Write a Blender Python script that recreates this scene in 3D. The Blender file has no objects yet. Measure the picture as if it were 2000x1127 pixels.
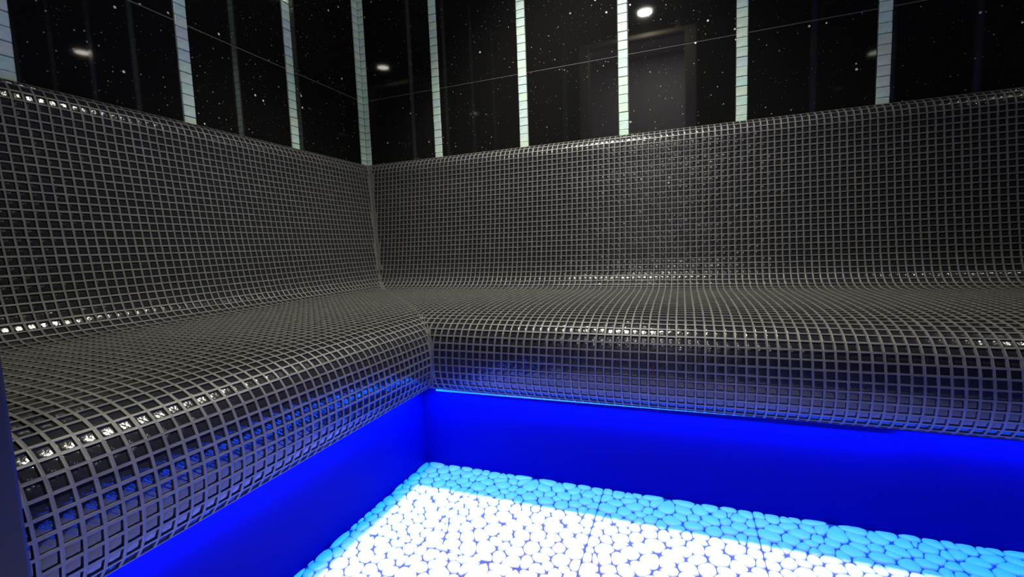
import bpy, bmesh, math, random
from mathutils import Vector, Matrix
random.seed(7)
scene = bpy.context.scene
COL = scene.collection
# ------------------------------------------------------------------ units
# All layout numbers below are in "wall units" with the joint line of the granite at 0;
# K turns them into metres, FZ lifts the floor to z = 0.
K = 0.82
FZ = -1.443
CZ = 1.06           # ceiling
YF = -2.15          # front wall
XR = 4.30           # right wall
def V(x, y, z): return Vector((x*K, y*K, (z-FZ)*K))

# ------------------------------------------------------------------ camera
yaw, pit, rol = math.radians(-20.77646954), math.radians(-5.26709947), math.radians(-2.11785696)
f = Vector((math.cos(pit)*math.sin(yaw), math.cos(pit)*math.cos(yaw), math.sin(pit)))
r = f.cross(Vector((0, 0, 1))).normalized()
u = r.cross(f)
r2 = math.cos(rol)*r + math.sin(rol)*u
u2 = -math.sin(rol)*r + math.cos(rol)*u
cam_d = bpy.data.cameras.new('camera')
cam = bpy.data.objects.new('camera', cam_d); COL.objects.link(cam)
CP = (1.4962334, -1.93160646, -0.75233887)
M = Matrix((r2, u2, -f)).transposed().to_4x4(); M.translation = V(*CP)
cam.matrix_world = M
cam_d.sensor_fit = 'HORIZONTAL'; cam_d.sensor_width = 36.0
FPX = 877.707
cam_d.lens = FPX/2000*36.0
cam_d.clip_start = 0.02
scene.camera = cam

# ------------------------------------------------------------------ colour management, world, lamps
vs = scene.view_settings
vs.view_transform = 'Standard'; vs.look = 'None'; vs.gamma = 1.0; vs.use_curve_mapping = False
vs.exposure = 0.0
world = bpy.data.worlds.new('world'); scene.world = world; world.use_nodes = True
world.node_tree.nodes['Background'].inputs[0].default_value = (0.02, 0.02, 0.025, 1)
world.node_tree.nodes['Background'].inputs[1].default_value = 0.1

WARM = (1.0, 0.95, 0.82)
LEDC = (0.001, 0.062, 1.0)
LAMPS = [  # x, y, disc power, beam power, beam angle
    (1.10, -0.58, 4.6, 225.0, 94),
    (3.30, -0.56, 1.6, 20.0, 96),
    (1.23, -1.93, 2.3, 80.0, 50),
]
def lamp_lights(i, parent):
    x, y, pd, ps, ang = LAMPS[i]
    d = bpy.data.lights.new('downlight_disc', 'AREA'); d.shape = 'DISK'; d.size = 0.085
    d.energy = pd; d.color = WARM
    o = bpy.data.objects.new('downlight_disc', d); COL.objects.link(o); o.location = V(x, y, CZ-0.022); o.parent = parent
    o.matrix_parent_inverse = parent.matrix_world.inverted()
    s = bpy.data.lights.new('downlight_beam', 'SPOT'); s.energy = ps; s.color = WARM; s.spot_size = math.radians(ang)
    s.spot_blend = 1.0; s.shadow_soft_size = 0.03
    o = bpy.data.objects.new('downlight_beam', s); COL.objects.link(o); o.location = V(x, y, CZ-0.03); o.parent = parent
    o.matrix_parent_inverse = parent.matrix_world.inverted()
LED_POWER = 18.0     # watts per metre of strip

# ------------------------------------------------------------------ helpers
def mat(name, base, rough=0.5, metal=0.0, spec=0.5, emit=None, es=0.0, coat=0.0):
    m = bpy.data.materials.new(name); m.use_nodes = True
    b = m.node_tree.nodes['Principled BSDF']
    b.inputs['Base Color'].default_value = (*base, 1)
    b.inputs['Roughness'].default_value = rough
    b.inputs['Metallic'].default_value = metal
    b.inputs['Specular IOR Level'].default_value = spec
    b.inputs['Coat Weight'].default_value = coat
    if emit:
        b.inputs['Emission Color'].default_value = (*emit, 1); b.inputs['Emission Strength'].default_value = es
    return m
def nodes(m):
    nt = m.node_tree; return nt, nt.nodes, nt.links, nt.nodes['Principled BSDF']
def add_noise_color(m, c1, c2, scale, detail=3.0):
    nt, nd, lk, b = nodes(m)
    tc = nd.new('ShaderNodeTexCoord'); nz = nd.new('ShaderNodeTexNoise'); nz.inputs['Scale'].default_value = scale
    nz.inputs['Detail'].default_value = detail
    rp = nd.new('ShaderNodeValToRGB'); rp.color_ramp.elements[0].position = 0.35; rp.color_ramp.elements[1].position = 0.65
    rp.color_ramp.elements[0].color = (*c1, 1); rp.color_ramp.elements[1].color = (*c2, 1)
    lk.new(tc.outputs['Object'], nz.inputs['Vector']); lk.new(nz.outputs['Fac'], rp.inputs['Fac']); lk.new(rp.outputs['Color'], b.inputs['Base Color'])
    return tc, nz
def add_bump(m, scale, strength, dist=0.001, detail=2.0):
    nt, nd, lk, b = nodes(m)
    tc = nd.new('ShaderNodeTexCoord'); nz = nd.new('ShaderNodeTexNoise'); nz.inputs['Scale'].default_value = scale
    nz.inputs['Detail'].default_value = detail
    bp = nd.new('ShaderNodeBump'); bp.inputs['Strength'].default_value = strength; bp.inputs['Distance'].default_value = dist
    lk.new(tc.outputs['Object'], nz.inputs['Vector']); lk.new(nz.outputs['Fac'], bp.inputs['Height']); lk.new(bp.outputs['Normal'], b.inputs['Normal'])

M_TILE = mat('black_glass_tile', (0.0115, 0.0115, 0.0150), 0.15, spec=0.45); add_bump(M_TILE, 150, 0.6, 0.001)
M_GROUT = mat('grey_grout', (0.08, 0.077, 0.07), 0.55); add_noise_color(M_GROUT, (0.058, 0.0575, 0.054), (0.080, 0.079, 0.075), 60); add_bump(M_GROUT, 400, 0.3, 0.0006)
M_PLINTH = mat('led_blue_plinth', (0.0008, 0.0008, 0.085), 0.6, spec=0.04)  # dark plinth; the LED's saturated blue is put into its base colour
M_GROUTLINE = mat('granite_joint', (0.10, 0.095, 0.085), 0.7)
M_PEBBLE = mat('white_pebble', (0.80, 0.80, 0.80), 0.35); add_noise_color(M_PEBBLE, (0.74, 0.74, 0.75), (0.84, 0.84, 0.83), 25)
M_PGROUT = mat('pebble_grout', (0.07, 0.065, 0.08), 0.7)
M_STRIPBED = mat('strip_grout', (0.30, 0.40, 0.38), 0.6)
M_FRAME = mat('beige_door_frame', (0.80, 0.70, 0.48), 0.4)
M_HALL = mat('hall_plaster', (0.62, 0.58, 0.58), 0.8)
M_CEIL = mat('ceiling_dark', (0.03, 0.03, 0.03), 0.5)
M_PANEL = mat('dark_panel', (0.006, 0.006, 0.008), 0.5, spec=0.25)
M_CHROME = mat('brushed_steel', (0.6, 0.6, 0.6), 0.25, metal=1.0)
M_LENS = mat('lamp_lens', (0.8, 0.8, 0.8), 0.3, emit=WARM, es=12.0)
M_LED = mat('led_diffuser', (0.1, 0.3, 0.8), 0.3, emit=(0.0, 0.30, 1.0), es=1.6)
M_ALU = mat('aluminium_channel', (0.5, 0.5, 0.52), 0.35, metal=1.0)
GLASS = [(0.457, 0.644, 0.527), (0.429, 0.635, 0.55), (0.466, 0.608, 0.573), (0.493, 0.618, 0.504), (0.493, 0.635, 0.543), (0.449, 0.565, 0.565), (0.475, 0.618, 0.536)]
M_GLASS = []
for gi, c in enumerate(GLASS):
    m = mat('pearl_glass_tile', c, 0.16, spec=0.6, coat=0.3)
    add_noise_color(m, tuple(v*0.88 for v in c), tuple(min(1, v*1.12) for v in c), 45)
    M_GLASS.append(m)
def granite():
    m = mat('black_sparkle_granite', (0.006, 0.006, 0.006), 0.035, spec=0.5)
    nt, nd, lk, b = nodes(m)
    tc = nd.new('ShaderNodeTexCoord')
    last = None
    for sc, rad, thr, lum in ((26, 0.085, 0.66, 0.9), (60, 0.10, 0.45, 0.38), (110, 0.14, 0.6, 0.10)):
        vo = nd.new('ShaderNodeTexVoronoi'); vo.inputs['Scale'].default_value = sc
        lk.new(tc.outputs['Object'], vo.inputs['Vector'])
        lt = nd.new('ShaderNodeMath'); lt.operation = 'LESS_THAN'; lt.inputs[1].default_value = rad
        lk.new(vo.outputs['Distance'], lt.inputs[0])
        sp = nd.new('ShaderNodeSeparateColor'); lk.new(vo.outputs['Color'], sp.inputs['Color'])
        mr = nd.new('ShaderNodeMapRange'); mr.inputs['From Min'].default_value = thr; mr.inputs['From Max'].default_value = 1.0
        mr.inputs['To Max'].default_value = lum
        lk.new(sp.outputs['Red'], mr.inputs['Value'])
        mu = nd.new('ShaderNodeMath'); mu.operation = 'MULTIPLY'; lk.new(lt.outputs[0], mu.inputs[0]); lk.new(mr.outputs['Result'], mu.inputs[1])
        if last is None: last = mu
        else:
            mx = nd.new('ShaderNodeMath'); mx.operation = 'MAXIMUM'; lk.new(last.outputs[0], mx.inputs[0]); lk.new(mu.outputs[0], mx.inputs[1]); last = mx
    mix = nd.new('ShaderNodeMix'); mix.data_type = 'RGBA'
    mix.inputs[6].default_value = (0.006, 0.006, 0.006, 1); mix.inputs[7].default_value = (1.0, 0.93, 0.80, 1)
    lk.new(last.outputs[0], mix.inputs[0]); lk.new(mix.outputs[2], b.inputs['Base Color'])
    return m
M_GRANITE = granite()

def link(name, me, parent=None, m=None):
    o = bpy.data.objects.new(name, me); COL.objects.link(o)
    if parent is not None: o.parent = parent
    if m is not None and not me.materials: me.materials.append(m)
    return o
def mesh(name, vs_, fs, m=None, smooth=False):
    me = bpy.data.meshes.new(name); me.from_pydata([tuple(v) for v in vs_], [], fs); me.update()
    if m is not None: me.materials.append(m)
    if smooth:
        for p in me.polygons: p.use_smooth = True
    return me
def boxes(name, bl, m, parent=None, bevel=0.0):
    """bl: list of (x0,x1,y0,y1,z0,z1) in wall units -> one mesh object"""
    bm = bmesh.new()
    for (x0, x1, y0, y1, z0, z1) in bl:
        g = bmesh.ops.create_cube(bm, size=1.0)
        a, b = V(x0, y0, z0), V(x1, y1, z1)
        c = (a+b)/2; s = b-a
        for v in g['verts']: v.co = Vector((v.co.x*s.x, v.co.y*s.y, v.co.z*s.z)) + c
    if bevel: bmesh.ops.bevel(bm, geom=bm.edges[:], offset=bevel, segments=1, affect='EDGES')
    me = bpy.data.meshes.new(name); bm.to_mesh(me); bm.free()
    return link(name, me, parent, m)
def thing(name, label, cat, loc=(0, 0, 0), group=None):
    o = bpy.data.objects.new(name, None); COL.objects.link(o); o.location = loc
    o['label'] = label; o['category'] = cat
    if group: o['group'] = group
    bpy.context.view_layer.update()
    return o
def struct(o): o['kind'] = 'structure'; return o
def cyl(bm, c, rad, z0, z1, n=32, rad2=None):
    rad2 = rad if rad2 is None else rad2
    a = [bm.verts.new((c[0]+rad*math.cos(2*math.pi*i/n), c[1]+rad*math.sin(2*math.pi*i/n), z0)) for i in range(n)]
    b = [bm.verts.new((c[0]+rad2*math.cos(2*math.pi*i/n), c[1]+rad2*math.sin(2*math.pi*i/n), z1)) for i in range(n)]
    bm.faces.new(a[::-1]); bm.faces.new(b)
    for i in range(n): bm.faces.new((a[i], a[(i+1) % n], b[(i+1) % n], b[i]))
def px(p):
    """picture position of a point in metres (2000x1127 frame), used only to rank pieces by their size in view"""
    d = p - cam.matrix_world.translation
    z = d.dot(f)
    if z < 0.02: return None
    return (1000+FPX*d.dot(r2)/z, 563.5-FPX*d.dot(u2)/z)
def px_area(c, area, nrm):
    q = px(c)
    if q is None or not (-5 < q[0] < 2005 and -5 < q[1] < 1132): return 0.0
    d = c - cam.matrix_world.translation
    cosv = -nrm.dot(d.normalized())
    if cosv <= 0: return 0.0
    return area*cosv*(FPX/d.dot(f))**2

# ------------------------------------------------------------------ walls of granite and mosaic strips
S = 0.43; SW = 0.040; SP = 0.0347; JOINT = 0.0032
BOT = -0.345       # granite reaches down behind the bench
HJ = 0.72          # panel height
tile_mesh = []
def glass_tile_mesh(w, h, t):
    bm = bmesh.new(); bmesh.ops.create_cube(bm, size=1.0)
    for v in bm.verts: v.co = Vector((v.co.x*w, v.co.y*t, v.co.z*h))
    bmesh.ops.bevel(bm, geom=bm.edges[:], offset=0.0012, segments=1, affect='EDGES')
    me = bpy.data.meshes.new('glass_tile'); bm.to_mesh(me); bm.free(); return me
GT = []
for m in M_GLASS:
    me = glass_tile_mesh((SW-0.003)*K, (SP-0.0018)*K, 0.005); me.materials.append(m); GT.append(me)
CW = {'b': 0.031, 'l': 0.042}     # widths of the two halves of the folded corner strip
GTC = {'b': [], 'l': []}
for key in CW:
    for m in M_GLASS:
        me = glass_tile_mesh((CW[key]-0.0035)*K, (SP-0.0018)*K, 0.005); me.materials.append(m); GTC[key].append(me)

def wall(name, to_xyz, length, centres, corner_start, rot, inward, single=True, door=None, bot=BOT):
    """to_xyz(a, out, z): a along wall, out into the room"""
    a0, a1 = 0.0, length
    def bx(nm, al, ah, ol, oh, zl, zh, m, par, bevel=0):
        p, q = to_xyz(al, ol, zl), to_xyz(ah, oh, zh)
        return boxes(nm, [(min(p[0], q[0]), max(p[0], q[0]), min(p[1], q[1]), max(p[1], q[1]), zl, zh)], m, par, bevel)
    def cut(al, ah, zl, zh):
        if door is None or zl >= door[2] or ah <= door[0] or al >= door[1]: return [(al, ah, zl, zh)]
        res = []
        if al < door[0]: res.append((al, door[0], zl, zh))
        if ah > door[1]: res.append((door[1], ah, zl, zh))
        if zh > door[2]: res.append((max(al, door[0]), min(ah, door[1]), door[2], zh))
        return res
    root = None
    segs = cut(a0, a1, FZ, CZ)
    bl = []
    for (al, ah, zl, zh) in segs:
        p, q = to_xyz(al, -0.06, zl), to_xyz(ah, -0.0015, zh)
        bl.append((min(p[0], q[0]), max(p[0], q[0]), min(p[1], q[1]), max(p[1], q[1]), zl, zh))
    root = struct(boxes(name, bl, M_GROUTLINE))
    # granite panels between strips
    edges = [corner_start] + [e for c in centres for e in (c-SW/2, c+SW/2)] + [a1]
    zr = [bot]; z = 0.0
    zs = [bot, 0.0, HJ, CZ] if bot > -HJ else [bot, -HJ, 0.0, HJ, CZ]
    for i in range(0, len(edges)-1, 2):
        for k in range(len(zs)-1):
            for (al, ah, zl, zh) in cut(edges[i], edges[i+1], zs[k], zs[k+1]):
                if ah-al < 0.01 or zh-zl < 0.01: continue
                bx('granite_panel', al+0.0008, ah-0.0008, -0.012, 0.0, zl+JOINT/2, zh-JOINT/2, M_GRANITE, root, 0.0008)
    # strips
    for c in centres:
        zl = bot
        if door is not None and door[0] < c < door[1]: zl = door[2]
        bed = bx('mosaic_strip', c-SW/2+0.001, c+SW/2-0.001, -0.012, -0.0015, zl, CZ, M_STRIPBED, root)
        n = int((CZ-zl)/SP)
        if single:
            for i in range(n):
                zc = CZ-(i+0.5)*SP
                o = link('glass_tile', random.choice(GT), bed)
                x, y, zz = to_xyz(c+random.uniform(-.0006, .0006), 0.0005+random.uniform(-.0004, .0004), zc+random.uniform(-.0006, .0006))
                o.location = V(x, y, zz); o.rotation_euler = (random.uniform(-.012, .012), random.uniform(-.012, .012), rot+random.uniform(-.015, .015))
        else:
            bm = bmesh.new()
            for i in range(n):
                me = GT[0].copy(); x, y, zz = to_xyz(c, 0.0005, CZ-(i+0.5)*SP)
                me.transform(Matrix.Translation(V(x, y, zz)) @ Matrix.Rotation(rot, 4, 'Z'))
                k0 = len(bm.faces); bm.from_mesh(me); bpy.data.meshes.remove(me)
                mi = random.randrange(len(M_GLASS))
                bm.faces.ensure_lookup_table()
                for fi in range(k0, len(bm.faces)): bm.faces[fi].material_index = mi
            me = bpy.data.meshes.new('glass_tiles'); bm.to_mesh(me); bm.free()
            me.materials.clear()
            for m in M_GLASS: me.materials.append(m)
            o = link('glass_tiles', me, bed); o['kind'] = 'stuff'
    return root
L_back = [S*k-0.0126 for k in range(1, 10) if S*k < XR-0.05]
L_left = [S*k+0.0229 for k in range(1, 5)]
wb = wall('wall_back', lambda a, o, z: (a, -o, z), XR, L_back, CW['b'], 0.0, 1)
wl = wall('wall_left', lambda a, o, z: (o, -a, z), -YF, L_left, CW['l'], math.pi/2, 1)
# corner strip, folded over both walls
for key, par, tx, rot in (('b', wb, lambda a, o, z: (a, -o, z), 0.0), ('l', wl, lambda a, o, z: (o, -a, z), math.pi/2)):
    cw = CW[key]; p, q = tx(0.0, -0.012, BOT), tx(cw, -0.0015, CZ)
    bed = boxes('mosaic_strip', [(min(p[0], q[0]), max(p[0], q[0]), min(p[1], q[1]), max(p[1], q[1]), BOT, CZ)], M_STRIPBED, par)
    for i in range(int((CZ-BOT)/SP)):
        o = link('glass_tile', random.choice(GTC[key][:5]), bed)
        x, y, zz = tx(cw/2+0.0015, 0.0005, CZ-(i+0.5)*SP); o.location = V(x, y, zz); o.rotation_euler = (random.uniform(-.012, .012), 0, rot+random.uniform(-.02, .02))
DOOR = (0.745, 1.525, 0.935)
FS = 0.475
L_front = [0.52+FS*k-FS*1 for k in range(1, 9) if 0.52+FS*k-FS < XR-0.05]
wf = wall('wall_front', lambda a, o, z: (a, YF+o, z), XR, L_front, 0.0, 0.0, 1, single=False, door=DOOR, bot=FZ)
wr = wall('wall_right', lambda a, o, z: (XR-o, -a, z), -YF, [S*k for k in range(1, 5)], 0.0, math.pi/2, 1, single=False, bot=FZ)
struct(boxes('ceiling', [(-0.06, XR+0.06, YF-0.06, 0.06, CZ, CZ+0.06)], M_CEIL))
# doorway to the hall
dr = struct(boxes('door_1', [(DOOR[0]-0.085, DOOR[1]+0.085, YF+0.002, YF+0.03, DOOR[2], DOOR[2]+0.03)], M_FRAME, None, 0.002))
boxes('door_post', [(DOOR[0]-0.085, DOOR[0], YF+0.001, YF+0.03, FZ, DOOR[2])], M_FRAME, dr, 0.003)
boxes('door_post', [(DOOR[1], DOOR[1]+0.085, YF+0.001, YF+0.03, FZ, DOOR[2])], M_FRAME, dr, 0.003)
struct(boxes('wall_hall', [(-0.6, 3.0, YF-1.6, YF-1.5, FZ, CZ+0.3), (-0.7, -0.6, YF-1.6, YF-0.061, FZ, CZ+0.3), (3.0, 3.1, YF-1.6, YF-0.061, FZ, CZ+0.3)], M_HALL))
struct(boxes('floor_hall', [(-0.7, 3.1, YF-1.6, YF-0.061, FZ-0.06, FZ-0.003)], M_HALL))
struct(boxes('ceiling_hall', [(-0.7, 3.1, YF-1.6, YF-0.061, CZ+0.3, CZ+0.36)], M_HALL))
hl = bpy.data.lights.new('hall_lamp', 'AREA'); hl.shape = 'DISK'; hl.size = 0.25; hl.energy = 13; hl.color = (1, 0.93, 0.93)
ho = bpy.data.objects.new('hall_lamp', hl); COL.objects.link(ho); ho.location = V(1.3, YF-0.8, CZ+0.28)

# ------------------------------------------------------------------ benches
CTRL = [(0.0055, -0.3145), (0.018, -0.3178), (0.032, -0.3244), (0.045, -0.335), (0.055, -0.350), (0.0615, -0.3675), (0.0645, -0.385), (0.067, -0.410), (0.0705, -0.445), (0.0800, -0.521), (0.0990, -0.672),
        (0.119, -0.790), (0.130, -0.838), (0.146, -0.880), (0.172, -0.908), (0.212, -0.922), (0.280, -0.9265), (0.400, -0.9290), (0.540, -0.9330),
        (0.640, -0.9390), (0.710, -0.9490), (0.758, -0.9650), (0.789, -0.9900), (0.806, -1.0250), (0.8135, -1.070), (0.812, -1.1080), (0.803, -1.1400), (0.785, -1.1640),
        (0.762, -1.1755), (0.725, -1.1790)]
def spline(ctrl, n=14):
    out = []
    P = [Vector(c) for c in ctrl]
    for i in range(len(P)-1):
        p0 = P[max(i-1, 0)]; p1 = P[i]; p2 = P[i+1]; p3 = P[min(i+2, len(P)-1)]
        for k in range(n):
            t = k/n
            out.append(0.5*((2*p1)+(p2-p0)*t+(2*p0-5*p1+4*p2-p3)*t*t+(3*p1-p0-3*p2+p3)*t**3))
    out.append(P[-1]); return out
PR = spline(CTRL); CUM = [0.0]
for i in range(1, len(PR)): CUM.append(CUM[-1]+(PR[i]-PR[i-1]).length)
TOT = CUM[-1]
import bisect
def prof(s):
    s = min(max(s, 0), TOT-1e-9); i = min(bisect.bisect_right(CUM, s)-1, len(PR)-2)
    t = (s-CUM[i])/(CUM[i+1]-CUM[i]); return PR[i].lerp(PR[i+1], t)
def tang(s):
    h = 0.004; return (prof(min(s+h, TOT))-prof(max(s-h, 0))).normalized()
P_ = 0.0215
ROWS = int(round(TOT/P_)); PS = TOT/ROWS
GW = 0.10          # half grout joint as a share of the pitch
def bench(name, label, side, length, end_gap):
    back = side == 'back'
    def w(uu, d, z): return V(uu, -d, z) if back else V(d, -uu, z)
    def nrm(t):       # profile normal (d,z) pointing to the room
        return Vector((-t[1], t[0]))
    root = thing(name, label, 'bench', (0, 0, 0))
    gv, gf = [], []; tiles = []
    def q(fl, *idx): fl.append(tuple(idx) if back else tuple(idx[::-1]))
    cols = int(length/P_)+1
    for rr in range(ROWS):
        s0, s1 = rr*PS, (rr+1)*PS; sc = (s0+s1)/2
        p0, p1, pc = prof(s0), prof(s1), prof(sc); t = tang(sc); n = nrm(t)
        # rounded nose faces: n must point up / outwards
        d0, d1 = p0[0]+0.0004, p1[0]+0.0004
        jr = random.uniform(-.05, .05)
        for c in range(cols):
            ua, ub = c*P_, min((c+1)*P_, length)
            if ub-ua < 1e-4 or ub <= min(d0, d1): continue
            o00, o01 = max(ua, d0), max(ua, d1)      # outer left at s0, s1
            if o00 > ub or o01 > ub:      # the mitre cuts this cell down to a corner of joint
                tt = (ub-d0)/(d1-d0); pm = p0.lerp(p1, tt); b = len(gv)
                if d0 > ub: gv += [w(ub, *pm), w(ub, *p1), w(max(ua, d1), *p1)]; q(gf, b, b+2, b+1)
                else: gv += [w(ub, *pm), w(ub, *p0), w(max(ua, d0), *p0)]; q(gf, b, b+1, b+2)
                continue
            g = P_*GW
            j = [random.uniform(-.02, .02)*P_ for _ in range(4)]
            seam = 0.013 if sc < 0.56 else (0.0022 if sc < 1.20 else 0.006)
            l0 = max(ua+g, d0+seam)+j[0]; l1 = max(ua+g, d1+seam)+j[0]; rt = ub-g+j[1]
            sa, sb = s0+PS*GW+j[2], s1-PS*GW+j[3]
            if sc < 0.56: ok = rt-max(l0, l1) > 0.25*P_
            else:
                ok = rt-(l0+l1)/2 > 0.16*P_
                if ok and max(l0, l1) > rt-0.0008:       # mitred corner tile: stop it short of the seam
                    fr = (rt-0.0008-l0)/(l1-l0)
                    if l1 > l0: sb = min(sb, s0+PS*fr)
                    else: sa = max(sa, s0+PS*fr)
                    ok = sb-sa > 0.15*PS
            def at(uu, s, h=0.0):
                dz = pc + t*(s-sc) + n*h
                return w(uu, dz[0], dz[1])
            b = len(gv)
            gv += [w(o00, *p0), w(ub, *p0), w(ub, *p1), w(o01, *p1)]
            if not ok:
                q(gf, b, b+3, b+2, b+1); continue
            fa = (sa-s0)/PS; fb = (sb-s0)/PS
            la, lb = l0+(l1-l0)*fa, l0+(l1-l0)*fb
            ins = [(la, sa), (rt, sa), (rt, sb), (lb, sb)]
            gv += [at(x, s, -0.0002) for x, s in ins]
            cx = (la+lb+2*rt)/4
            gv += [at(x+(cx-x)*0.05, s+(sc-s)*0.05, -0.0046) for x, s in ins]
            for k in range(4):
                k2 = (k+1) % 4
                q(gf, b+k, b+4+k, b+4+k2, b+k2); q(gf, b+4+k, b+8+k, b+8+k2, b+4+k2)
            # the glass tile, slightly tilted, sunk below the joint
            tl = [random.gauss(0, .018), random.gauss(0, .018)]
            vv = []
            for (fx, h) in ((1.02, -0.0058), (1.0, -0.0030), (0.80, -0.0024), (0.45, -0.0023)):
                for x, s in ins:
                    xx, ss = cx+(x-cx)*fx, sc+(s-sc)*fx
                    vv.append(at(xx, ss, h+(xx-cx)*tl[0]+(ss-sc)*tl[1]))
            nn = w(0, n[0], n[1])-w(0, 0, 0)
            tiles.append((px_area(at(cx, sc), (rt-(la+lb)/2)*(sb-sa)*K*K, nn.normalized()), vv))
    bed = mesh('grout_bed', gv, gf, M_GROUT); link('grout_bed', bed, root)
    tf = []
    for k in range(3):
        for i in range(4):
            i2 = (i+1) % 4
            q(tf, 4*k+i, 4*k+4+i, 4*k+4+i2, 4*k+i2)
    q(tf, 12, 15, 14, 13)
    tiles.sort(key=lambda x: -x[0])
    for area, vv in tiles[:300]:
        c = sum(vv, Vector())/len(vv)
        me = mesh('mosaic_tile', [v-c for v in vv], tf, M_TILE, True)
        o = link('mosaic_tile', me, root); o.location = c
    av, af = [], []
    for area, vv in tiles[300:]:
        b = len(av); av += vv; af += [tuple(i+b for i in fc) for fc in tf]
    o = link('mosaic_tiles', mesh('mosaic_tiles', av, af, M_TILE, True), root); o['kind'] = 'stuff'
    # plinth under the nose, and closing soffit
    pl = 0.715
    u0 = pl
    A = [(0.725, -1.179), (pl, -1.1795), (pl, FZ-0.004), (0.0055, FZ-0.004), (0.0055, -0.3145)]
    pv = []; pf = []
    for d, z in A: pv.append(w(d+0.0004, d, z)); pv.append(w(length, d, z))
    for i in range(len(A)-1): q(pf, 2*i, 2*i+2, 2*i+3, 2*i+1)
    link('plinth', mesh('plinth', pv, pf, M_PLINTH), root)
    # end cap
    if True:
        ev = [w(length, *prof(i*TOT/60)) for i in range(61)] + [w(length, pl, -1.1795), w(length, pl, FZ), w(length, 0.0055, FZ)]
        link('end_cap', mesh('end_cap', ev, [tuple(range(len(ev)))], M_GROUT), root)
    return root
bench('heated_bench', 'long curved black mosaic bench running along the back wall', 'back', XR-0.012, False)
bench('heated_bench', 'curved black mosaic bench along the left wall, its rounded front nearest the camera', 'left', 1.698, True)

# end panel at the near end of the left bench
pn = boxes('end_panel', [(0.002, 0.877, -1.765, -1.705, FZ, -0.30)], M_PANEL, None, 0.003)
pn['label'] = 'smooth dark panel closing the near end of the left bench'; pn['category'] = 'panel'

# ------------------------------------------------------------------ LED strips under the lips
def led(name, label, side, a, b, za, zb):
    back = side == 'back'
    def w(uu, d, z): return V(uu, -d, z) if back else V(d, -uu, z)
    root = thing(name, label, 'light strip', w((a+b)/2, 0.727, -1.18), group=None)
    inv = root.matrix_world.inverted()
    def sweep(nm, d0, d1, ta, tb, ba, bb, m):
        vv = [w(a, d0, ta), w(a, d1, ta), w(a, d1, ba), w(a, d0, ba), w(b, d0, tb), w(b, d1, tb), w(b, d1, bb), w(b, d0, bb)]
        fs = [(0, 1, 2, 3), (7, 6, 5, 4), (0, 4, 5, 1), (1, 5, 6, 2), (2, 6, 7, 3), (3, 7, 4, 0)]
        me = mesh(nm, [inv @ v for v in vv], fs, m)
        bm = bmesh.new(); bm.from_mesh(me); bmesh.ops.recalc_face_normals(bm, faces=bm.faces); bm.to_mesh(me); bm.free()
        return link(nm, me, root)
    sweep('channel', 0.719, 0.735, -1.1798, -1.1798, za+0.0012, zb+0.0012, M_ALU)
    sweep('diffuser', 0.717, 0.737, za+0.0012, zb+0.0012, za, zb, M_LED)
    l = bpy.data.lights.new('led_light', 'AREA'); l.shape = 'RECTANGLE'; l.size, l.size_y = ((b-a)*K, 0.012) if back else (0.012, (b-a)*K)
    l.energy = LED_POWER*(b-a)*K; l.color = LEDC
    o = bpy.data.objects.new('led_light', l); COL.objects.link(o)
    o.location = w((a+b)/2, 0.729, min(za, zb)-0.003); o.rotation_euler = (-math.radians(36), 0, 0) if back else (0, -math.radians(36), 0)
    o.parent = root; o.matrix_parent_inverse = inv
led('led_strip', 'blue light strip showing as a thin cyan line below the back bench lip', 'back', 0.775, 1.95, -1.1915, -1.1840)
led('led_strip', 'blue light strip set flush under the right-hand length of the back bench lip', 'back', 1.955, 3.6, -1.1822, -1.1822)
led('led_strip', 'blue light strip tucked under the lip of the left bench', 'left', 0.775, 1.66, -1.1870, -1.1870)

# ------------------------------------------------------------------ pebble floor
TS = 0.3713
X0, Y0 = 0.919-TS, -0.715
random.seed(11)
NP = 128
pts = []
while len(pts) < NP:
    p = Vector((random.random(), random.random()))
    if all((p-o).length > 0.050 for o in pts): pts.append(p)
wts = [random.choice((0, 0, 0.0006, 0.0012, 0.0018)) for _ in pts]
asp = [(random.uniform(0, math.pi), random.uniform(1.0, 1.5)) for _ in pts]
def clip(poly, nx, ny, c):
    out = []
    for i in range(len(poly)):
        a, b = poly[i], poly[(i+1) % len(poly)]
        da, db = nx*a[0]+ny*a[1]-c, nx*b[0]+ny*b[1]-c
        if da <= 0: out.append(a)
        if (da < 0 < db) or (db < 0 < da):
            t = da/(da-db); out.append((a[0]+(b[0]-a[0])*t, a[1]+(b[1]-a[1])*t))
    return out
def cells():
    res = []
    for i, p in enumerate(pts):
        poly = [(0, 0), (1, 0), (1, 1), (0, 1)]
        for j, o in enumerate(pts):
            if i == j: continue
            dd = o-p
            if dd.length > 0.4: continue
            c = ((o.length_squared-wts[j])-(p.length_squared-wts[i]))/2
            poly = clip(poly, dd.x, dd.y, c)
            if not poly: break
        res.append(poly)
    return res
def centroid(poly):
    A = cx = cy = 0
    for i in range(len(poly)):
        x0, y0 = poly[i]; x1, y1 = poly[(i+1) % len(poly)]; k = x0*y1-x1*y0
        A += k; cx += (x0+x1)*k; cy += (y0+y1)*k
    return (cx/(3*A), cy/(3*A), A/2) if abs(A) > 1e-9 else (poly[0][0], poly[0][1], 0)
for it in range(2):
    cs = cells()
    for i, c in enumerate(cs):
        if len(c) > 2:
            x, y, _ = centroid(c); pts[i] = Vector((pts[i].x*0.55+x*0.45, pts[i].y*0.55+y*0.45))
CELLS = [c for c in cells() if len(c) > 2]
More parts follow.
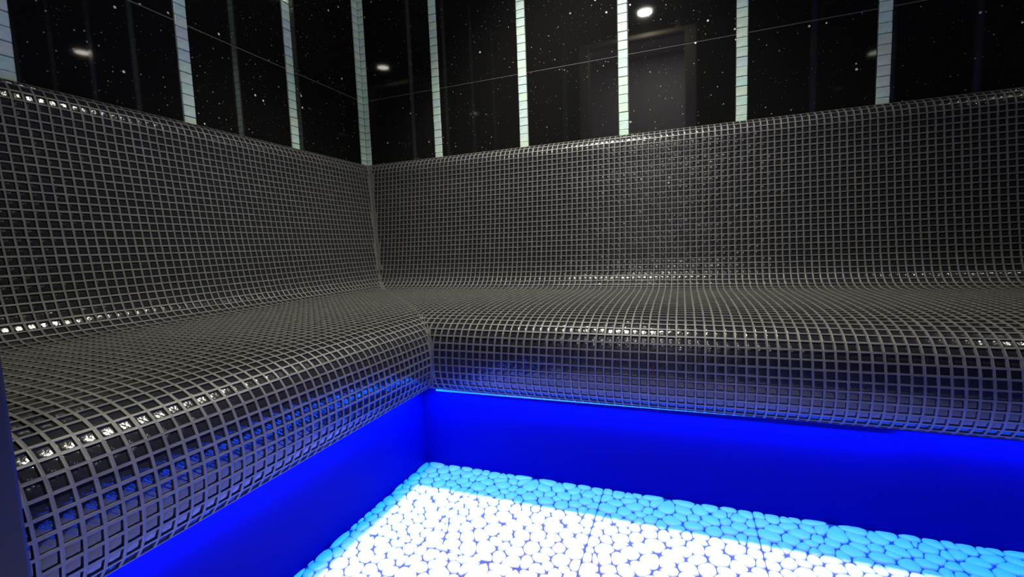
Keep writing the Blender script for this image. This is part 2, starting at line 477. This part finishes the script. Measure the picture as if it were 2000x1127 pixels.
def shrink(poly, g):
    out = list(poly)
    n = len(poly)
    for i in range(n):
        a, b = poly[i], poly[(i+1) % n]
        ex, ey = b[0]-a[0], b[1]-a[1]; L = math.hypot(ex, ey)
        if L < 1e-6: continue
        nx, ny = ey/L, -ex/L            # outward for a counter-clockwise polygon
        out = clip(out, nx, ny, nx*a[0]+ny*a[1]-g)
        if len(out) < 3: return None
    return out
def chaikin(poly, k=2):
    for _ in range(k):
        o = []
        for i in range(len(poly)):
            a, b = poly[i], poly[(i+1) % len(poly)]
            o.append((a[0]*.75+b[0]*.25, a[1]*.75+b[1]*.25)); o.append((a[0]*.25+b[0]*.75, a[1]*.25+b[1]*.75))
        poly = o
    return poly
PH = 0.0045
LIM = ((0.0015, 0.0015), (0.9985, 0.9985))
def stone(poly, rng):
    """poly in tile units 0..1 -> verts, faces in metres about its centre, and the centre"""
    p = shrink(poly, 0.0030)
    if p is None: return None
    cx, cy, A = centroid(p)
    if A < 0.0003: return None
    # dense outline of the cell, then blended with the ellipse of the same moments
    q = []
    for i in range(len(p)):
        a, b = p[i], p[(i+1) % len(p)]
        k = max(1, int(math.hypot(b[0]-a[0], b[1]-a[1])/0.006))
        for t in range(k): q.append((a[0]+(b[0]-a[0])*t/k-cx, a[1]+(b[1]-a[1])*t/k-cy))
    sxx = sum(x*x for x, y in q)/len(q); syy = sum(y*y for x, y in q)/len(q); sxy = sum(x*y for x, y in q)/len(q)
    th = 0.5*math.atan2(2*sxy, sxx-syy); c_, s_ = math.cos(th), math.sin(th)
    l1 = math.sqrt(max(1e-9, 2*(sxx*c_*c_+2*sxy*c_*s_+syy*s_*s_))); l2 = math.sqrt(max(1e-9, 2*(sxx*s_*s_-2*sxy*c_*s_+syy*c_*c_)))
    n = 22; out = []
    for i in range(n):
        an = 2*math.pi*i/n; ux, uy = math.cos(an), math.sin(an)
        # distance to the polygon along this ray
        rp = 9.0
        for j in range(len(p)):
            ax, ay = p[j][0]-cx, p[j][1]-cy; bx_, by_ = p[(j+1) % len(p)][0]-cx, p[(j+1) % len(p)][1]-cy
            den = ux*(by_-ay)-uy*(bx_-ax)
            if abs(den) < 1e-12: continue
            t = (ax*(by_-ay)-ay*(bx_-ax))/den; w_ = (ax*uy-ay*ux)/den
            if t > 0 and -1e-6 <= w_ <= 1+1e-6: rp = min(rp, t)
        if rp > 8: rp = l1
        ex, ey = (ux*c_+uy*s_)/l1, (-ux*s_+uy*c_)/l2
        re_ = 0.97/math.hypot(ex, ey)
        rr_ = 0.60*rp+0.40*re_
        x, y = cx+ux*rr_, cy+uy*rr_
        lo, hi = LIM
        out.append((min(max(x, lo[0]), hi[0]), min(max(y, lo[1]), hi[1])))
    p = out
    m = TS*K; hh = PH*rng.uniform(0.75, 1.1)
    vv, ff = [], []; n = len(p)
    for (sc_, z) in ((1.0, -0.003), (1.0, 0.30*hh), (0.95, 0.62*hh), (0.76, hh)):
        for x, y in p: vv.append(((x-cx)*sc_*m, (y-cy)*sc_*m, z))
    for k in range(3):
        for i in range(n): ff.append((k*n+i, k*n+(i+1) % n, (k+1)*n+(i+1) % n, (k+1)*n+i))
    ff.append(tuple(3*n+i for i in range(n)))
    return vv, ff, (cx, cy), A
rng = random.Random(3)
floor = struct(boxes('floor', [(-0.06, XR+0.06, YF-0.06, 0.06, FZ-0.06, FZ-0.008)], M_PGROUT))
stones_full = [stone(c, rng) for c in CELLS]; stones_full = [s for s in stones_full if s]
full_meshes = [mesh('pebble', s[0], s[1], M_PEBBLE, True) for s in stones_full]
tiles = []
nx = int(math.ceil((XR-X0)/TS)); ny = int(math.ceil((Y0-YF)/TS))
cand = []
for ix in range(nx):
    for iy in range(ny):
        x0, y1 = X0+ix*TS, Y0-iy*TS; x1, y0 = x0+TS, y1-TS
        cx0, cx1, cy0 = max(x0, 0.7152), min(x1, XR), max(y0, YF)
        whole = cx0 == x0 and cx1 == x1 and cy0 == y0
        if whole:
            st = [(s, me) for s, me in zip(stones_full, full_meshes)]
        else:
            st = []
            rg = random.Random(5)
            LIM = (((cx0-x0)/TS+0.0015, (cy0-y0)/TS+0.0015), ((cx1-x0)/TS-0.0015, 0.9985))
            for c in CELLS:
                pp = clip(clip(clip(c, -1, 0, -(cx0-x0)/TS), 1, 0, (cx1-x0)/TS), 0, -1, -(cy0-y0)/TS)
                if len(pp) < 3: continue
                s = stone(pp, rg)
                if s: st.append((s, None))
        ti = len(tiles)
        tiles.append(((cx0, cx1, cy0, y1), (x0, y0), st))
        for si, (s, me) in enumerate(st):
            p = V(x0+s[2][0]*TS, y0+s[2][1]*TS, FZ+0.003)
            cand.append((px_area(p, s[3]*(TS*K)**2, Vector((0, 0, 1))), ti, si))
cand.sort(reverse=True)
chosen = set((t, s) for a, t, s in cand[:300] if a > 0)
field_cache = None
for ti, ((cx0, cx1, cy0, y1), (x0, y0), st) in enumerate(tiles):
    base = boxes('floor_tile', [(cx0+0.0003, cx1-0.0003, cy0+0.0003, y1-0.0003, FZ-0.008, FZ)], M_PGROUT, floor)
    av, af = [], []
    own = [si for si in range(len(st)) if (ti, si) in chosen]
    whole = st and st[0][1] is not None
    for si, (s, me) in enumerate(st):
        loc = V(x0+s[2][0]*TS, y0+s[2][1]*TS, FZ)
        if (ti, si) in chosen:
            o = link('pebble', me if me else mesh('pebble', s[0], s[1], M_PEBBLE, True), base); o.location = loc
        else:
            if whole and not own and field_cache: continue
            b = len(av); rel = loc-V(x0, y0, FZ)
            av += [(v[0]+rel.x, v[1]+rel.y, v[2]) for v in s[0]]; af += [tuple(i+b for i in fc) for fc in s[1]]
    if whole and not own and field_cache: me = field_cache
    elif av:
        me = mesh('pebbles', av, af, M_PEBBLE, True)
        if whole and not own: field_cache = me
    else: continue
    o = link('pebbles', me, base); o.location = V(x0, y0, FZ); o['kind'] = 'stuff'

# ------------------------------------------------------------------ ceiling downlights
LBL = ['round recessed ceiling downlight above the back bench near the left corner', 'round recessed ceiling downlight above the back bench at the far right',
       'round recessed ceiling downlight just inside the doorway, seen as a bright reflection']
for i, (x, y, a, b, c) in enumerate(LAMPS):
    root = thing('ceiling_downlight', LBL[i], 'lamp', V(x, y, CZ), group='ceiling downlights')
    bm = bmesh.new()
    n = 40
    rings = [(0.070, 0.0), (0.070, -0.006), (0.064, -0.010), (0.052, -0.010), (0.046, -0.004), (0.046, 0.0)]
    vr = [[bm.verts.new((rd*math.cos(2*math.pi*k/n), rd*math.sin(2*math.pi*k/n), z)) for k in range(n)] for rd, z in rings]
    for q_ in range(len(rings)-1):
        for k in range(n): bm.faces.new((vr[q_][k], vr[q_][(k+1) % n], vr[q_+1][(k+1) % n], vr[q_+1][k]))
    bmesh.ops.recalc_face_normals(bm, faces=bm.faces)
    me = bpy.data.meshes.new('trim_ring'); bm.to_mesh(me); bm.free(); link('trim_ring', me, root, M_CHROME)
    bm = bmesh.new(); cyl(bm, (0, 0), 0.0455, -0.006, 0.0)
    bmesh.ops.recalc_face_normals(bm, faces=bm.faces)
    me = bpy.data.meshes.new('lens'); bm.to_mesh(me); bm.free(); link('lens', me, root, M_LENS)
    lamp_lights(i, root)
